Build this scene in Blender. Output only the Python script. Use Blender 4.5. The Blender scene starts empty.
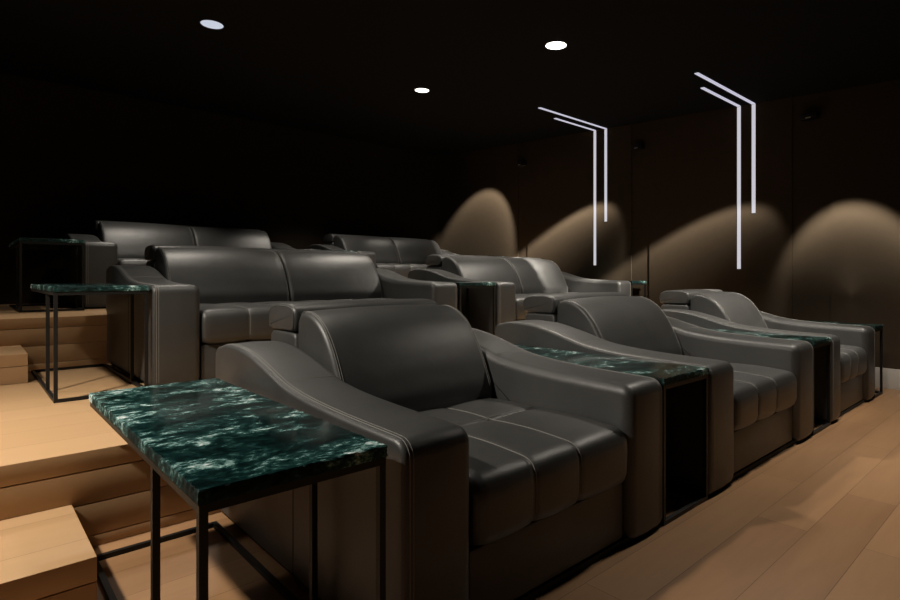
import bpy, bmesh, math, random
from mathutils import Vector, Matrix, noise
random.seed(4)
S = bpy.context.scene
COL = S.collection
PI = math.pi

# ------------------------------------------------------------------ materials
def new_mat(name):
    m = bpy.data.materials.new(name); m.use_nodes = True
    nt = m.node_tree; b = nt.nodes['Principled BSDF']
    return m, nt, b
def node(nt, t, **kw):
    n = nt.nodes.new(t)
    for k, v in kw.items(): setattr(n, k, v)
    return n
def ramp(nt, stops):
    r = node(nt, 'ShaderNodeValToRGB'); e = r.color_ramp.elements
    while len(e) < len(stops): e.new(0.5)
    for el, (p, c) in zip(e, stops): el.position = p; el.color = (*c, 1)
    return r
def mapping(nt, scale, coord='Object', rot=(0, 0, 0)):
    tc = node(nt, 'ShaderNodeTexCoord'); mp = node(nt, 'ShaderNodeMapping')
    mp.inputs['Scale'].default_value = scale; mp.inputs['Rotation'].default_value = rot
    nt.links.new(tc.outputs[coord], mp.inputs['Vector']); return mp
def noise_tex(nt, mp, scale, detail=4, rough=.5, dist=0):
    n = node(nt, 'ShaderNodeTexNoise')
    n.inputs['Scale'].default_value = scale; n.inputs['Detail'].default_value = detail
    n.inputs['Roughness'].default_value = rough; n.inputs['Distortion'].default_value = dist
    nt.links.new(mp.outputs[0], n.inputs['Vector']); return n
def bump(nt, b, src, strength, dist):
    bp = node(nt, 'ShaderNodeBump'); bp.inputs['Strength'].default_value = strength
    bp.inputs['Distance'].default_value = dist
    nt.links.new(src, bp.inputs['Height']); nt.links.new(bp.outputs[0], b.inputs['Normal'])

def mat_leather():
    m, nt, b = new_mat('charcoal_leather')
    mp = mapping(nt, (1, 1, 1))
    n1 = noise_tex(nt, mp, 5, 3)
    r = ramp(nt, [(.3, (.031, .0315, .031)), (.7, (.042, .0425, .0415))])
    nt.links.new(n1.outputs['Fac'], r.inputs[0]); nt.links.new(r.outputs[0], b.inputs['Base Color'])
    b.inputs['Roughness'].default_value = .44
    b.inputs['Specular IOR Level'].default_value = .62
    v = node(nt, 'ShaderNodeTexVoronoi'); v.inputs['Scale'].default_value = 420
    nt.links.new(mp.outputs[0], v.inputs['Vector'])
    n2 = noise_tex(nt, mp, 9, 3, .5, .4)
    mx = node(nt, 'ShaderNodeMath', operation='MULTIPLY_ADD')
    mx.inputs[1].default_value = 6.0
    nt.links.new(n2.outputs['Fac'], mx.inputs[0]); nt.links.new(v.outputs['Distance'], mx.inputs[2])
    bump(nt, b, mx.outputs[0], .25, .0012)
    return m
def mat_plain(name, col, rough=.6, metal=0, spec=.5, var=.04):
    m, nt, b = new_mat(name)
    mp = mapping(nt, (1, 1, 1)); n = noise_tex(nt, mp, 14, 3)
    lo = tuple(c * (1 - var) for c in col); hi = tuple(min(1, c * (1 + var)) for c in col)
    r = ramp(nt, [(.3, lo), (.7, hi)])
    nt.links.new(n.outputs['Fac'], r.inputs[0]); nt.links.new(r.outputs[0], b.inputs['Base Color'])
    b.inputs['Roughness'].default_value = rough; b.inputs['Metallic'].default_value = metal
    b.inputs['Specular IOR Level'].default_value = spec
    return m
def mat_marble(name, rough, lift):
    m, nt, b = new_mat(name)
    mp = mapping(nt, (3.3, 4.9, 4.9), rot=(0, 0, .15))
    n1 = noise_tex(nt, mp, 1.75, 14, .74, .35)
    r = ramp(nt, [(.42, (.001, .006, .006)), (.51, (.004, .021, .020)), (.565, (.026, .075, .071)),
                  (.62, (.21, .36, .345)), (.69, (1, 1, 1))])
    mp2 = mapping(nt, (8, 12, 12), rot=(0, 0, -.1))
    n2 = noise_tex(nt, mp2, 5, 9, .7, .3)
    ad = node(nt, 'ShaderNodeMath', operation='MULTIPLY_ADD'); ad.inputs[1].default_value = .40; ad.inputs[2].default_value = -.20 + lift
    sm = node(nt, 'ShaderNodeMath', operation='ADD')
    nt.links.new(n2.outputs['Fac'], ad.inputs[0]); nt.links.new(ad.outputs[0], sm.inputs[0]); nt.links.new(n1.outputs['Fac'], sm.inputs[1])
    nt.links.new(sm.outputs[0], r.inputs[0]); nt.links.new(r.outputs[0], b.inputs['Base Color'])
    b.inputs['Roughness'].default_value = rough
    if rough > .5: b.inputs['Specular IOR Level'].default_value = .15
    return m
def mat_wood(name, tones, plank_len=1.5, plank_w=.19, off=0.0, rough=.42, vertical=False):
    """planks run along X; vertical=True lays the boards on an X-Z riser face"""
    m, nt, b = new_mat(name)
    tc = node(nt, 'ShaderNodeTexCoord'); sep = node(nt, 'ShaderNodeSeparateXYZ'); cmb = node(nt, 'ShaderNodeCombineXYZ')
    nt.links.new(tc.outputs['Object'], sep.inputs[0])
    nt.links.new(sep.outputs[0], cmb.inputs[0])
    ad = node(nt, 'ShaderNodeMath', operation='ADD'); ad.inputs[1].default_value = off
    nt.links.new(sep.outputs[2 if vertical else 1], ad.inputs[0]); nt.links.new(ad.outputs[0], cmb.inputs[1])
    br = node(nt, 'ShaderNodeTexBrick'); br.offset = .37; br.offset_frequency = 2
    br.inputs['Scale'].default_value = 1; br.inputs['Brick Width'].default_value = plank_len
    br.inputs['Row Height'].default_value = plank_w; br.inputs['Mortar Size'].default_value = .0009
    br.inputs['Mortar Smooth'].default_value = .1
    br.inputs['Color1'].default_value = (0, 0, 0, 1); br.inputs['Color2'].default_value = (1, 1, 1, 1)
    br.inputs['Mortar'].default_value = (.5, .5, .5, 1)
    nt.links.new(cmb.outputs[0], br.inputs['Vector'])
    mp = node(nt, 'ShaderNodeMapping'); mp.inputs['Scale'].default_value = (1.1, 9, 9)
    nt.links.new(cmb.outputs[0], mp.inputs[0])
    n = noise_tex(nt, mp, 2.2, 8, .6, .5)
    mix = node(nt, 'ShaderNodeMath', operation='MULTIPLY_ADD'); mix.inputs[1].default_value = .5
    mu = node(nt, 'ShaderNodeMath', operation='MULTIPLY'); mu.inputs[1].default_value = .5
    nt.links.new(br.outputs['Color'], mu.inputs[0])
    nt.links.new(n.outputs['Fac'], mix.inputs[0]); nt.links.new(mu.outputs[0], mix.inputs[2])
    r = ramp(nt, [(.1, tones[0]), (.5, tones[1]), (.9, tones[2])])
    nt.links.new(mix.outputs[0], r.inputs[0])
    mm = node(nt, 'ShaderNodeMixRGB'); mm.inputs[2].default_value = (*[c * .3 for c in tones[0]], 1)
    nt.links.new(br.outputs['Fac'], mm.inputs[0]); nt.links.new(r.outputs[0], mm.inputs[1])
    nt.links.new(mm.outputs[0], b.inputs['Base Color'])
    b.inputs['Roughness'].default_value = rough
    bump(nt, b, n.outputs['Fac'], .08, .002)
    return m
def mat_emit(name, col, strength):
    m, nt, b = new_mat(name)
    b.inputs['Base Color'].default_value = (*[c * .06 for c in col], 1)
    b.inputs['Emission Color'].default_value = (*col, 1)
    b.inputs['Emission Strength'].default_value = strength
    return m

M_LEATHER = mat_leather()
M_STITCH = mat_plain('grey_thread', (.19, .185, .17), .7)
M_PLINTH = mat_plain('black_plinth', (.006, .006, .006), .8)
M_METAL = mat_plain('black_metal', (.008, .0078, .0075), .5, 0, .3)
M_MARBLE = mat_marble('green_marble', .13, .012)
M_SPLIT = mat_marble('green_marble_split_face', .7, .01)
OAK = [(.42, .258, .130), (.46, .288, .148), (.50, .316, .168)]
M_FLOOR = mat_wood('oak_floor', [(.22, .116, .054), (.295, .163, .078), (.375, .212, .106)], 1.6, .19, .03)
M_OAK = mat_wood('oak_platform', OAK, 2.9, .26, .1)
M_WALL = mat_plain('brown_wall_fabric', (.042, .030, .0183), .9, 0, .2)
M_BACK = mat_plain('dark_wall_fabric', (.032, .023, .015), .95, 0, .1)
M_CEIL = mat_plain('black_ceiling', (.009, .009, .0095), .95, 0, .1)
M_BASEB = mat_plain('grey_white_baseboard', (.46, .43, .39), .5)
M_LED = mat_emit('led_diffuser', (.78, .76, .83), .72)
M_LEDW = mat_emit('led_lilac', (.68, .66, .80), .8)
M_DISC = mat_emit('downlight_lens_warm', (1, .97, .9), 4)
M_DISCB = mat_emit('downlight_lens_cool', (.66, .71, .82), .85)

# ------------------------------------------------------------------ mesh helpers
def finish(name, bm, mat, parent=None, angle=38, loc=None):
    bmesh.ops.remove_doubles(bm, verts=bm.verts, dist=1e-6)
    bmesh.ops.recalc_face_normals(bm, faces=bm.faces)
    me = bpy.data.meshes.new(name); bm.to_mesh(me); bm.free()
    for p in me.polygons: p.use_smooth = len(p.vertices) < 9
    me.set_sharp_from_angle(angle=math.radians(angle))
    me.materials.append(mat)
    o = bpy.data.objects.new(name, me); COL.objects.link(o)
    if parent: o.parent = parent
    if loc: o.location = loc
    return o
def add_box(bm, x0, x1, y0, y1, z0, z1, bev=0):
    t = bmesh.new()
    bmesh.ops.create_cube(t, size=1)
    for v in t.verts:
        v.co = Vector(((x0 + x1) / 2 + v.co.x * (x1 - x0), (y0 + y1) / 2 + v.co.y * (y1 - y0), (z0 + z1) / 2 + v.co.z * (z1 - z0)))
    if bev: bmesh.ops.bevel(t, geom=list(t.edges), offset=bev, segments=2, affect='EDGES', profile=.6)
    vs = {v: bm.verts.new(v.co) for v in t.verts}
    for f in t.faces: bm.faces.new([vs[v] for v in f.verts])
    t.free()
def box_obj(name, mat, x0, x1, y0, y1, z0, z1, bev=0, parent=None):
    bm = bmesh.new(); add_box(bm, x0, x1, y0, y1, z0, z1, bev); return finish(name, bm, mat, parent, 38 if bev > .004 else 18)
def catmull(pts, n=6):
    P = [pts[0]] + list(pts) + [pts[-1]]; out = []
    for i in range(1, len(P) - 2):
        p0, p1, p2, p3 = [Vector(q) for q in P[i - 1:i + 3]]
        for k in range(n):
            t = k / n
            out.append(tuple(.5 * ((2 * p1) + (p2 - p0) * t + (2 * p0 - 5 * p1 + 4 * p2 - p3) * t * t + (3 * p1 - p0 - 3 * p2 + p3) * t ** 3)))
    out.append(tuple(pts[-1])); return out
def arc(cy, cz, r, a0, a1, n=6):
    return [(cy + r * math.cos(math.radians(a0 + (a1 - a0) * i / n)), cz + r * math.sin(math.radians(a0 + (a1 - a0) * i / n))) for i in range(n + 1)]
def normals(prof):
    n = len(prof); out = []
    area = sum(prof[i][0] * prof[(i + 1) % n][1] - prof[(i + 1) % n][0] * prof[i][1] for i in range(n))
    s = 1 if area > 0 else -1
    for i in range(n):
        a = Vector(prof[i - 1]); b = Vector(prof[i]); c = Vector(prof[(i + 1) % n])
        e1 = (b - a); e2 = (c - b)
        e1 = e1.normalized() if e1.length > 1e-9 else e2.normalized(); e2 = e2.normalized() if e2.length > 1e-9 else e1
        n1 = Vector((e1.y, -e1.x)) * s; n2 = Vector((e2.y, -e2.x)) * s
        m = n1 + n2
        m = m.normalized() if m.length > 1e-6 else n1
        out.append(m / max(.5, m.dot(n1)))
    return out
def puff(prof, stations, jitter=0):
    """closed (y,z) outline swept over x stations [(x, inset)], outline pulled inwards by inset"""
    bm = bmesh.new(); N = normals(prof); rings = []
    for x, ins in stations:
        rings.append([bm.verts.new((x, p[0] - n.x * ins, p[1] - n.y * ins)) for p, n in zip(prof, N)])
    k = len(prof)
    for a, b in zip(rings, rings[1:]):
        for i in range(k):
            j = (i + 1) % k
            bm.faces.new((a[i], a[j], b[j], b[i]))
    bm.faces.new(rings[0]); bm.faces.new(list(reversed(rings[-1])))
    return bm
def side_stations(x0, x1, R, mid=None, n=5):
    st = []
    for i in range(n + 1):
        t = i / n * PI / 2
        st.append((x0 + R * (1 - math.cos(t)), R * (1 - math.sin(t))))
    if mid: st += mid
    for i in range(n, -1, -1):
        t = i / n * PI / 2
        st.append((x1 - R * (1 - math.cos(t)), R * (1 - math.sin(t))))
    return st
def tube(bm, pts, r, seg=6):
    rings = []
    P = [Vector(p) for p in pts]
    for i, p in enumerate(P):
        d = (P[min(i + 1, len(P) - 1)] - P[max(i - 1, 0)]).normalized()
        u = d.cross(Vector((1, 0, 0)));
        if u.length < .1: u = d.cross(Vector((0, 0, 1)))
        u.normalize(); w = d.cross(u)
        rings.append([bm.verts.new(p + r * (math.cos(2 * PI * k / seg) * u + math.sin(2 * PI * k / seg) * w)) for k in range(seg)])
    for a, b in zip(rings, rings[1:]):
        for k in range(seg):
            bm.faces.new((a[k], a[(k + 1) % seg], b[(k + 1) % seg], b[k]))
    bm.faces.new(rings[0]); bm.faces.new(list(reversed(rings[-1])))
def line_part(name, parent, pts, rad, seg, mat):
    bm = bmesh.new(); tube(bm, pts, rad, seg); return finish(name, bm, mat, parent)
def thing(name, label, cat, loc, group=None):
    o = bpy.data.objects.new(name, None); COL.objects.link(o)
    o.location = loc; o.empty_display_size = .1
    o['label'] = label; o['category'] = cat
    if group: o['group'] = group
    return o
def copy_thing(src, loc, label, group=None):
    def rec(o, par):
        c = o.copy(); COL.objects.link(c)
        if par: c.parent = par
        for ch in o.children: rec(ch, c)
        return c
    r = rec(src, None); r.location = loc; r['label'] = label
    if group: r['group'] = group
    return r
def struct(o): o['kind'] = 'structure'; return o

# ------------------------------------------------------------------ seating
D = 1.38
ARM = [(0.010, .02)] + [(0, .045), (0, .30)] + arc(.05, .572, .05, 180, 90, 6)[0:] + \
      catmull([(.10, .6235), (.30, .628), (.48, .636), (.62, .648), (.72, .663), (.80, .683), (.90, .711), (1.0, .735), (1.1, .751), (1.19, .757), (1.28, .756), (1.36, .740)], 4) + \
      arc(1.36, .690, .05, 88, 0, 5) + [(1.41, .41), (1.38, .385), (1.38, .02)]
ARM_TOP0 = 3
def make_arm(root, x0, x1, outer):
    RL, RR = (.016, .042) if outer < 0 else (.042, .016)
    bm = puff(ARM, side_stations(x0, x1, RL, [((x0 + x1) / 2, -.004)])[:7] + side_stations(x0, x1, RR)[6:])
    arm = finish('arm', bm, M_LEATHER, root)
    # twin stitch lines along the outer top edge and down the front
    N = normals(ARM)
    xs = (x0 + .019, x0 + .031) if outer < 0 else (x1 - .019, x1 - .031)
    idx = [i for i, p in enumerate(ARM) if p[1] > .04 and p[0] < 1.39]
    for x in xs:
        line_part('stitching', arm, [(x, ARM[i][0] - N[i].x * -.0004, ARM[i][1] + N[i].y * .0004) for i in idx], .0013, 5, M_STITCH)
    xo = x0 if outer < 0 else x1
    line_part('seam', arm, [(xo, .631, .03 + .55 * i / 6) for i in range(7)], .0018, 5, M_PLINTH)
    xi = x1 - .034 if outer < 0 else x0 + .034
    line_part('stitching', arm, [(xi, ARM[i][0] - N[i].x * .0045, ARM[i][1] - N[i].y * .0045) for i in idx], .0025, 5, M_LEATHER)
    # cross seam where the slope meets the level run
    k = min(range(len(ARM)), key=lambda i: abs(ARM[i][0] - .74) + (0 if ARM[i][1] > .5 else 9))
    line_part('stitching', arm, [(x0 + .02, ARM[k][0], ARM[k][1] - .002), (x0 + .03, ARM[k][0], ARM[k][1] + .0005), ((x0 + x1) / 2, ARM[k][0], ARM[k][1] + .004), (x1 - .03, ARM[k][0], ARM[k][1] + .0005)], .0013, 5, M_STITCH)
    # the inner piping seam a little below the top
    return arm
SEAT = [(.035, .27), (.012, .28), (.002, .31), (.0, .40)] + catmull([(.003, .435), (.018, .462), (.05, .478), (.12, .484), (.22, .489), (.34, .488), (.415, .484)], 4) + \
       [(.432, .479), (.440, .4715), (.448, .479)] + catmull([(.465, .484), (.58, .487), (.72, .48), (.82, .466)], 3) + [(.86, .43), (.86, .27)]
SEAT = [(a, b - .016) for a, b in SEAT]
DIV = (0, .315, .61, 1)
def make_seat(root, x0, x1, nchan=3):
    w = x1 - x0; st = []
    n = 26 * nchan
    R = .03
    left = side_stations(x0, x1, R)[:6]; right = side_stations(x0, x1, R)[6:]
    mid = []
    for i in range(1, n):
        x = x0 + R + (w - 2 * R) * i / n
        u = (x - x0) / w
        k = max(j for j in range(nchan) if DIV[j] <= u); f = (u - DIV[k]) / (DIV[k + 1] - DIV[k])
        d = min(abs(u - q) for q in DIV[1:-1]) * w
        ins = -.007 * (1 - (2 * f - 1) ** 2) + .006 * math.exp(-(d / .007) ** 2)
        mid.append((x, ins))
    bm = puff(SEAT, left + mid + right)
    seat = finish('seat_cushion', bm, M_LEATHER, root, 50)
    N = normals(SEAT)
    for k in range(1, nchan):
        x = x0 + w * DIV[k] + .007
        idx = [i for i, p in enumerate(SEAT) if p[0] < .84 and p[1] > .279 and not (.42 < p[0] < .46)]
        line_part('stitching', seat, [(x, SEAT[i][0] - N[i].x * .0015, SEAT[i][1] - N[i].y * .0015) for i in idx], .0016, 5, M_STITCH)
    line_part('stitching', seat, [(x0 + .03 + (w - .06) * i / 12, .4565, .471) for i in range(13)], .0013, 5, M_STITCH)
    return seat
BACK = [(.80, .40)] + catmull([(.735, .44), (.735, .52), (.765, .60), (.800, .675), (.848, .757), (.905, .825), (.965, .868), (1.03, .892), (1.085, .895), (1.12, .878)], 4) + \
       [(1.138, .845), (1.142, .70), (1.142, .40)]
HEAD = catmull([(1.150, .81), (1.142, .85), (1.148, .895), (1.18, .918), (1.25, .925), (1.34, .922), (1.40, .905), (1.424, .865), (1.418, .818), (1.395, .802), (1.28, .800), (1.175, .800)], 3)
HSUP = [(1.146, .10), (1.146, .775), (1.16, .793), (1.19, .798), (1.36, .798), (1.39, .793), (1.41, .775), (1.412, .40), (1.37, .385), (1.37, .10)]
def make_back(root, x0, x1):
    R = .026
    w = x1 - x0
    mid = [(x0 + w * f, -.012 * math.sin(PI * f)) for f in (.08, .16, .25, .35, .5, .65, .75, .84, .92)]
    b = finish('backrest', puff(BACK, side_stations(x0, x1, R, mid)), M_LEATHER, root, 50)
    N = normals(BACK)
    idx = [i for i, p in enumerate(BACK) if p[1] > .45 and p[0] < 1.13]
    for dx in (.014, .024):
        for x in (x0 + dx, x1 - dx):
            line_part('stitching', b, [(x, BACK[i][0] + N[i].x * .0008, BACK[i][1] + N[i].y * .0008) for i in idx], .0013, 5, M_STITCH)
    h = finish('headrest', puff(HEAD, side_stations(x0 - .008, x1 + .008, .02, [((x0 + x1) / 2, -.004)], 4)), M_LEATHER, root, 50)
    N = normals(HEAD)
    for x in (x0 - .006, x1 + .006):
        line_part('piping', h, [(x, p[0] - n.x * .012, p[1] - n.y * .012) for p, n in list(zip(HEAD, N)) + [(HEAD[0], N[0]), (HEAD[1], N[1])]], .0028, 6, M_LEATHER)
    finish('headrest_support', puff(HSUP, side_stations(x0 - .002, x1 + .002, .015, None, 3)), M_LEATHER, root)
def make_sofa(name, label, cat, loc, W, a, n, group):
    t = thing(name, label, cat, loc, group)
    make_arm(t, 0, a, -1); make_arm(t, W - a, W, 1)
    inner0, inner1 = a + .004, W - a - .004
    w = (inner1 - inner0) / n
    box_obj('base', M_PLINTH, .022, W - .022, .028, D - .03, 0, .024, 0, t)
    box_obj('seat_frame', M_LEATHER, inner0 + .002, inner1 - .002, .13, 1.14, .024, .25, .01, t)
    for k in range(n):
        x0 = inner0 + w * k + .003; x1 = inner0 + w * (k + 1) - .003
        make_seat(t, x0, x1)
        box_obj('footrest', M_LEATHER, x0, x1, .03, .125, .028, .247, .012, t)
        make_back(t, x0, x1)
    return t

Z2, Z3 = .376, .751
Y1, Y2, Y3 = 1.137, 3.575, 5.98
g1 = 'recliner armchairs in the front row'
make_sofa('recliner_armchair', 'charcoal leather recliner armchair in the foreground, beside the large near marble table', 'armchair', (.849, Y1, 0), 1.346, .253, 1, g1)
make_sofa('recliner_armchair', 'middle charcoal leather armchair of the front row, marble tables on both its sides', 'armchair', (2.640, Y1, 0), 1.552, .30, 1, g1)
make_sofa('recliner_armchair', 'front row charcoal leather armchair nearest the brown side wall and its baseboard', 'armchair', (4.605, Y1, 0), 1.262, .245, 1, g1)
g2 = 'two-seat leather loveseats on the platforms'
LX, LW, RX = .842, 2.413, 3.765
a = make_sofa('loveseat', 'charcoal leather loveseat on the lower platform, right behind the nearest armchair', 'loveseat', (LX, Y2, Z2), LW, .272, 2, g2)
copy_thing(a, (RX, Y2, Z2), 'charcoal leather loveseat on the lower platform near the side wall, behind the middle armchair', g2).scale = (.972, 1, 1)
copy_thing(a, (LX, Y3, Z3), 'charcoal leather loveseat on the top platform at the far left of the back row', g2)
copy_thing(a, (RX, Y3, Z3), 'charcoal leather loveseat on the top platform in the far right back corner', g2).scale = (.972, 1, 1)

# ------------------------------------------------------------------ tables
def make_top(root, W, L, seed):
    bm = bmesh.new(); n = 0
    out = []
    def line(a, b):
        k = max(2, int((Vector(b) - Vector(a)).length / .007))
        for i in range(k): out.append(Vector(a).lerp(Vector(b), i / k))
    line((0, 0), (W, 0)); line((W, 0), (W, L)); line((W, L), (0, L)); line((0, L), (0, 0))
    c = Vector((W / 2, L / 2)); rings = []
    for z, base, amp in ((.590, .001, .001), (.593, -.001, .003), (.602, -.001, .004), (.611, -.001, .004), (.617, .0, .004), (.620, .002, .004)):
        r = []
        for p in out:
            q = Vector((p.x, p.y, z))
            d = base + amp * (noise.noise(Vector((p.x * 75 + seed, p.y * 75, z * 120))) + .5) * 1.0
            ix = (1 if p.x < W / 2 else -1) * (d if min(p.x, W - p.x) < .003 else 0)
            iy = (1 if p.y < L / 2 else -1) * (d if min(p.y, L - p.y) < .003 else 0)
            r.append(bm.verts.new((p.x + ix, p.y + iy, z)))
        rings.append(r)
    k = len(out)
    for a, b in zip(rings, rings[1:]):
        for i in range(k): bm.faces.new((a[i], a[(i + 1) % k], b[(i + 1) % k], b[i]))
    bm.faces.new(rings[0]); bm.faces.new(list(reversed(rings[-1])))
    o = finish('tabletop', bm, M_MARBLE, root, 25)
    o.data.materials.append(M_SPLIT)
    for p in o.data.polygons:
        if abs(p.normal.z) < .8: p.material_index = 1
    return o
def make_table(label, loc, W, L, seed, group='marble-topped side tables'):
    t = thing('side_table', label, 'side table', loc, group)
    make_top(t, W, L, seed)
    b = .018; e = .004; y2 = .362
    def rect(name, z0, z1):
        bm = bmesh.new()
        add_box(bm, e, W - e, e, e + b, z0, z1); add_box(bm, e, W - e, L - e - b, L - e, z0, z1)
        add_box(bm, e, e + b, e + b, L - e - b, z0, z1); add_box(bm, W - e - b, W - e, e + b, L - e - b, z0, z1)
        finish(name, bm, M_METAL, t)
    rect('base_frame', 0, b); rect('top_frame', .5715, .5895)
    for x in (e, W - e - b):
        for y in (e, y2):
            box_obj('leg', M_METAL, x, x + b, y, y + b, b, .572, 0, t)
    return t
L1 = 1.25
make_table('large green marble side table nearest the camera with rough chipped edge, beside the nearest armchair', (.352, 1.154, 0), .459, L1, 1)
make_table('green marble side table between the nearest and the middle armchair', (2.203, Y1 + .002, 0), .430, L1, 7)
make_table('green marble side table between the middle armchair and the armchair by the wall', (4.199, Y1 + .002, 0), .400, L1, 13)
make_table('black-framed side table at the wall end of the front row, before the pale baseboard', (5.876, Y1 + .002, 0), .31, L1, 21)
tE = make_table('green marble side table at the left end of the lower platform row', (.365, Y2 + .005, Z2), .459, L1 + .02, 31)
copy_thing(tE, (3.281, Y2 + .005, Z2), 'dark side table in the gap between the two lower platform loveseats')
copy_thing(tE, (6.13, Y2 + .005, Z2), 'narrow black-framed side table against the side wall at the end of the lower platform row').scale = (.75, 1, 1)
copy_thing(tE, (.358, Y3 - .22, Z3), 'black-framed side table at the far left of the top platform')
copy_thing(tE, (3.281, Y3 + .005, Z3), 'mostly hidden side table between the two top platform loveseats')
copy_thing(tE, (6.13, Y3 + .005, Z3), 'side table glimpsed in the far right back corner of the top platform').scale = (.75, 1, 1)

# ------------------------------------------------------------------ room
XW, XL, YF, YB = 6.50, -1.6, -3.2, 7.6
def ceil_z(y): return 2.945 + .0540 * (y - 2.4)
struct(box_obj('floor', M_FLOOR, XL, XW + .2, YF, 2.53, -.1, 0))
def platform(y0, y1, z0, z1):
    """oak deck with a riser of stacked boards"""
    bm = bmesh.new()
    add_box(bm, XL, XW + .1, y0 + .012, y1, z0 - .0, z1 - .0765)
    o = struct(finish('platform', bm, M_PLINTH))
    d = box_obj('deck', M_OAK, XL, XW + .1, y0, y1, z1 - .076, z1, .0025, o)
    z = z1 - .0775; hs = [.126, .126, .126]
    for k, h in enumerate(hs):
        zb = max(z0 + .001, z - h)
        if zb >= z - .005: break
        box_obj('riser_board', M_RISER, XL, XW + .1, y0, y0 + .012, zb, z - .0015, .0025, o)
        z = zb - .0005
    return o
M_RISER = mat_wood('oak_riser', OAK, 3.1, .9, .4)
platform(2.52, 4.97, 0, Z2)
platform(4.97, YB, Z2, Z3)
def step(label, x0, x1, y0, y1, z0, h):
    t = thing('step', label, 'step', (x0, y0, z0), 'oak steps up to the platforms')
    w, l = x1 - x0, y1 - y0
    box_obj('tread', M_OAK, 0, w, 0, l, h - .076, h, .0025, t)
    box_obj('step_base', M_PLINTH, .012, w - .012, .012, l, 0, h - .0765, 0, t)
    z = h - .0775
    for hh in (.2,):
        zb = max(0.001, z - hh)
        box_obj('riser_board', M_RISER, 0, w, 0, .0115, zb, z - .0015, .0015, t)
        box_obj('side_board', M_RISER, w - .0115, w, .0118, l, zb, z - .0015, .0015, t)
        z = zb - .0005
    return t
step('low oak step at the left, standing on the main floor beside the near marble table', -1.25, .315, 2.0, 2.519, 0, .184)
step('low oak step at the left edge, standing on the lower platform', -1.25, .319, 4.40, 4.969, Z2, .184)

# right wall: fabric panels with shallow recessed columns, slightly sloping top follows the ceiling
def wall_prism(bm, x0, x1, y0, y1, z0):
    v = [bm.verts.new(c) for c in ((x0, y0, z0), (x1, y0, z0), (x1, y1, z0), (x0, y1, z0),
         (x0, y0, ceil_z(y0)), (x1, y0, ceil_z(y0)), (x1, y1, ceil_z(y1)), (x0, y1, ceil_z(y1)))]
    for f in ((0, 1, 2, 3), (4, 5, 6, 7), (0, 1, 5, 4), (1, 2, 6, 5), (2, 3, 7, 6), (3, 0, 4, 7)): bm.faces.new([v[i] for i in f])
bm = bmesh.new()
wall_prism(bm, XW + .012, XW + .2, YF, YB + .1, 0)
cols = [(1.62, 1.96), (3.56, 3.81), (5.56, 5.75)]
ys = [YF] + [c for p in cols for c in p] + [YB]
for i in range(0, len(ys), 2): wall_prism(bm, XW, XW + .012, ys[i], ys[i + 1], 0)
struct(finish('wall_right', bm, M_WALL))
bm = bmesh.new(); wall_prism(bm, XL - .1, XW + .2, YB, YB + .1, 0); struct(finish('wall_back', bm, M_BACK))
bm = bmesh.new(); wall_prism(bm, XL - .1, XL, YF, YB + .1, 0); struct(finish('wall_left', bm, M_BACK))
bm = bmesh.new(); wall_prism(bm, XL - .1, XW + .2, YF - .1, YF, 0); struct(finish('wall_front', bm, M_BACK))
bm = bmesh.new()
v = [bm.verts.new((x, y, ceil_z(y) + dz)) for dz in (0, .1) for x, y in ((XL - .1, YF - .1), (XW + .2, YF - .1), (XW + .2, YB + .1), (XL - .1, YB + .1))]
for f in ((0, 1, 2, 3), (4, 5, 6, 7), (0, 1, 5, 4), (1, 2, 6, 5), (2, 3, 7, 6), (3, 0, 4, 7)): bm.faces.new([v[i] for i in f])
struct(finish('ceiling', bm, M_CEIL))
struct(box_obj('baseboard_right', M_BASEB, XW - .018, XW, YF, 2.515, 0, .19, .003))

# ------------------------------------------------------------------ light strips (bent: ceiling run + wall run)
def led(y, w, xe, zb, label):
    zc = ceil_z(y)
    t = thing('light_strip', label, 'light strip', (XW, y, zc), 'bent light strips on the ceiling and side wall')
    bm = bmesh.new(); h = w / 2; s = .0540 * h
    x0 = xe - XW
    v = [bm.verts.new(c) for c in ((x0, -h, -s - .006), (-.006, -h, -s - .006), (-.006, h, s - .006), (x0, h, s - .006),
                                   (x0, -h, -s), (-.006, -h, -s), (-.006, h, s), (x0, h, s))]
    for f in ((0, 1, 2, 3), (4, 5, 6, 7), (0, 1, 5, 4), (1, 2, 6, 5), (2, 3, 7, 6), (3, 0, 4, 7)): bm.faces.new([v[i] for i in f])
    finish('ceiling_run', bm, M_LEDW, t)
    box_obj('wall_run', M_LED, -.006, 0, -h, h, zb - zc, -.008, 0, t)
led(4.355, .037, 5.62, 1.205, 'long-drop strip of the far pair of bent light strips, reaching lower on the wall')
led(4.185, .037, 5.105, 1.79, 'short-drop strip of the far pair of bent light strips')
led(2.485, .037, 5.58, 1.135, 'long-drop strip of the near pair of bent light strips, reaching lowest on the wall')
led(2.333, .037, 5.117, 1.744, 'short-drop strip of the near pair of bent light strips, with the longest ceiling run')

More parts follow.
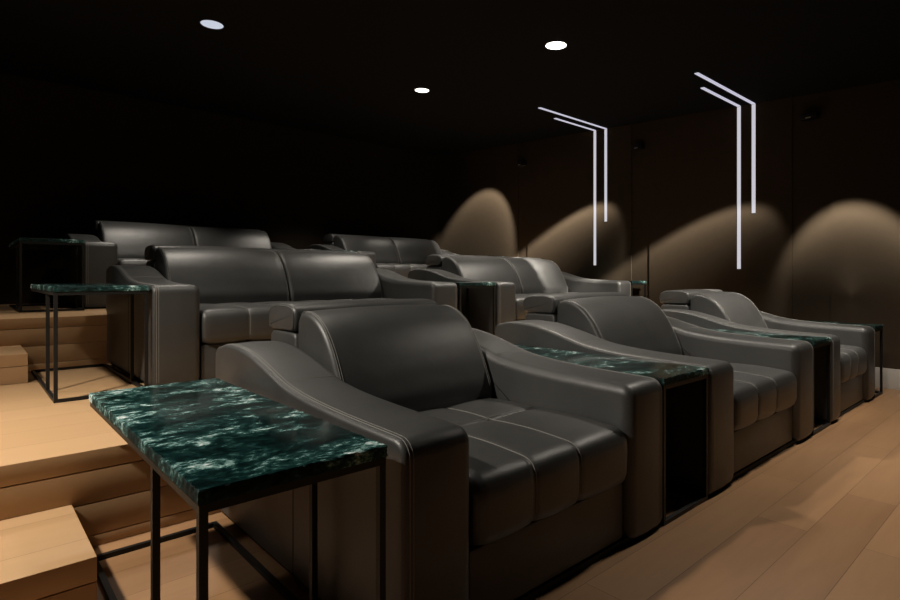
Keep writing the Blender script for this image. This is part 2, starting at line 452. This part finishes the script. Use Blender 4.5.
# ------------------------------------------------------------------ downlights
def disc(bm, r0, r1, z0, z1, n=40):
    a = [[bm.verts.new((r * math.cos(2 * PI * k / n), r * math.sin(2 * PI * k / n), z)) for k in range(n)] for r, z in ((r0, z0), (r1, z1))]
    for k in range(n): bm.faces.new((a[0][k], a[0][(k + 1) % n], a[1][(k + 1) % n], a[1][k]))
    bm.faces.new(a[0]); bm.faces.new(list(reversed(a[1])))
def spot(name, loc, tgt, power, half, blend, col=(1, .84, .64), rad=.04):
    l = bpy.data.lights.new(name, 'SPOT'); l.energy = power; l.spot_size = math.radians(2 * half)
    l.spot_blend = blend; l.color = col; l.shadow_soft_size = rad
    o = bpy.data.objects.new(name, l); COL.objects.link(o); o.location = loc
    o.rotation_euler = (Vector(tgt) - Vector(loc)).to_track_quat('-Z', 'Y').to_euler()
    return o
def downlight(x, y, mat, label, r=.085):
    t = thing('downlight', label, 'downlight', (x, y, ceil_z(y)), 'recessed ceiling downlights')
    t.rotation_euler.x = math.atan(.054)
    bm = bmesh.new(); disc(bm, r + .012, r + .008, 0, -.004); finish('trim_ring', bm, M_CEIL, t)
    bm = bmesh.new(); disc(bm, r, r - .002, -.0042, -.0065); finish('lens', bm, mat, t)
downlight(1.50, 4.559, M_DISCB, 'pale bluish recessed downlight at the upper left, above the left loveseats')
downlight(3.739, 4.685, M_DISC, 'bright recessed downlight lowest in the picture, above the gap between the loveseats', .075)
downlight(3.699, 2.855, M_DISC, 'brightest recessed downlight nearest the light strips')

# small black fixtures high on the side wall, one in each recessed column
def fixture(y, z, w, label):
    t = thing('wall_spotlight', label, 'spotlight', (XW + .012, y, z), 'small black fixtures high on the side wall')
    box_obj('housing', M_METAL, -.10, 0, -w / 2, w / 2, -.03, .03, .004, t)
    box_obj('lens', M_BASEB, -.106, -.099, -.022, .022, -.026, -.014, .001, t)
fixture(1.79, 2.675, .15, 'small black wall fixture right of the near pair of light strips')
fixture(3.69, 2.70, .14, 'small black wall fixture between the two pairs of light strips')
fixture(5.65, 2.785, .13, 'small black wall fixture left of the far pair of light strips')

# ------------------------------------------------------------------ light
WARM = (1, .91, .79)
for x, y, p, h in [(1.5, 4.559, 110, 60), (3.739, 4.685, 170, 58), 
                   (1.5, 2.7, 55, 46), (3.7, 1.0, 190, 56), (5.4, .9, 150, 42), (-.5, 6.2, 18, 45),
                   (1.5, 6.3, 100, 40), (3.74, 6.3, 130, 46), (5.35, 6.6, 60, 34)]:
    z = ceil_z(y) - .02
    spot('downlight_or_fill', (x, y, z), (x, y, 0), p, h, .6, WARM, .10)  # first pair sits at lenses; back-row lamps are unseen, added for brightness
spot('downlight_or_fill', (-1.0, 2.53, 2.92), (.55, 2.2, 0), 530, 49, .7, WARM, .08)
spot('downlight_or_fill', (-1.0, 4.8, 3.05), (-.6, 3.9, 0), 145, 45, .8, WARM, .08)  # unseen lamp added to brighten the lower platform tread
spot('downlight_or_fill', (5.4, 3.3, 2.98), (4.75, 4.1, 1.0), 240, 42, .7, WARM, .06)  # fill without a fixture, added for the lower platform's right loveseat
spot('downlight_or_fill', (5.4, 5.2, 3.08), (5.0, 5.5, 1.0), 110, 36, .7, WARM, .06)  # unseen spot added to lift the seats and arm tops near the wall
spot('downlight_or_fill', (3.699, 2.855, 2.95), (4.0, 2.6, 0), 290, 50, .7, WARM, .1)
spot('downlight_or_fill', (5.5, .8, 2.83), (5.2, 2.0, .75), 420, 27, .8, WARM, .06)  # added spot, no fixture, aimed at the wall-side armchair's backrest
# unseen spots added for the side-wall light pools; batwing profile shaped to brighten the cut-off
def wall_beam(loc, tgt, power, half, blend, low=.12, az=(1,) * 8):
    o = spot('wall_beam', loc, tgt, power, half, blend, WARM, .02)
    l = o.data; l.use_nodes = True; nt = l.node_tree
    em = nt.nodes['Emission']
    ang = [half * k / 10 for k in range(13)]
    cd = [1000 * (low + (1 - low) * min(1, k / 9.0) ** 3) for k in range(13)]
    txt = bpy.data.texts.new('batwing')
    txt.write('IESNA:LM-63-1995\nTILT=NONE\n1 1000 1.0 13 9 1 2 0.1 0.1 0.0\n1.0 1.0 10\n' +
              ' '.join('%.3f' % a for a in ang) + '\n' + ' '.join('%d' % (45 * k) for k in range(9)) + '\n' +
              '\n'.join(' '.join('%.2f' % (c * az[k % 8]) for c in cd) for k in range(9)) + '\n')
    ies = nt.nodes.new('ShaderNodeTexIES'); ies.mode = 'INTERNAL'; ies.ies = txt
    nt.links.new(ies.outputs[0], em.inputs['Strength'])
K_IES = .0145
SIDE = (.2, .3, .7, 1, 1, .42, .05, .05)
TOP = (.2, .12, .08, .7, 1, .7, .08, .12)
wall_beam((5.68, 1.36, 2.86), (6.5, 4.16, -.97), 2300 * K_IES, 22.4, .25, .12, SIDE)
wall_beam((5.79, 3.34, 2.97), (6.5, 6.17, -1.0), 3500 * K_IES, 23.0, .25, .12, SIDE)
wall_beam((5.47, 5.98, 2.95), (6.5, 6.6, 1.6), 420 * K_IES, 28.4, .4, .4)
wall_beam((5.1, 1.5, 2.87), (6.5, 1.45, .86), 1450 * K_IES, 18.2, .45, .12, TOP)

w = bpy.data.worlds.new('World'); S.world = w; w.use_nodes = True
w.node_tree.nodes['Background'].inputs[0].default_value = (.8, .85, 1, 1)
w.node_tree.nodes['Background'].inputs[1].default_value = .0

# ------------------------------------------------------------------ camera
cam = bpy.data.cameras.new('Camera'); co = bpy.data.objects.new('Camera', cam); COL.objects.link(co)
co.location = (0, 0, 1.0463); co.rotation_euler = (PI / 2, 0, math.radians(-41.489))
cam.sensor_width = 36; cam.lens = 553.17 / 900 * 36; cam.shift_y = -23.15 / 900
cam.clip_start = .02
S.camera = co
vs = S.view_settings
vs.view_transform = 'Standard'; vs.look = 'None'; vs.gamma = 1; vs.exposure = 0
try: vs.use_curve_mapping = False
except Exception: pass
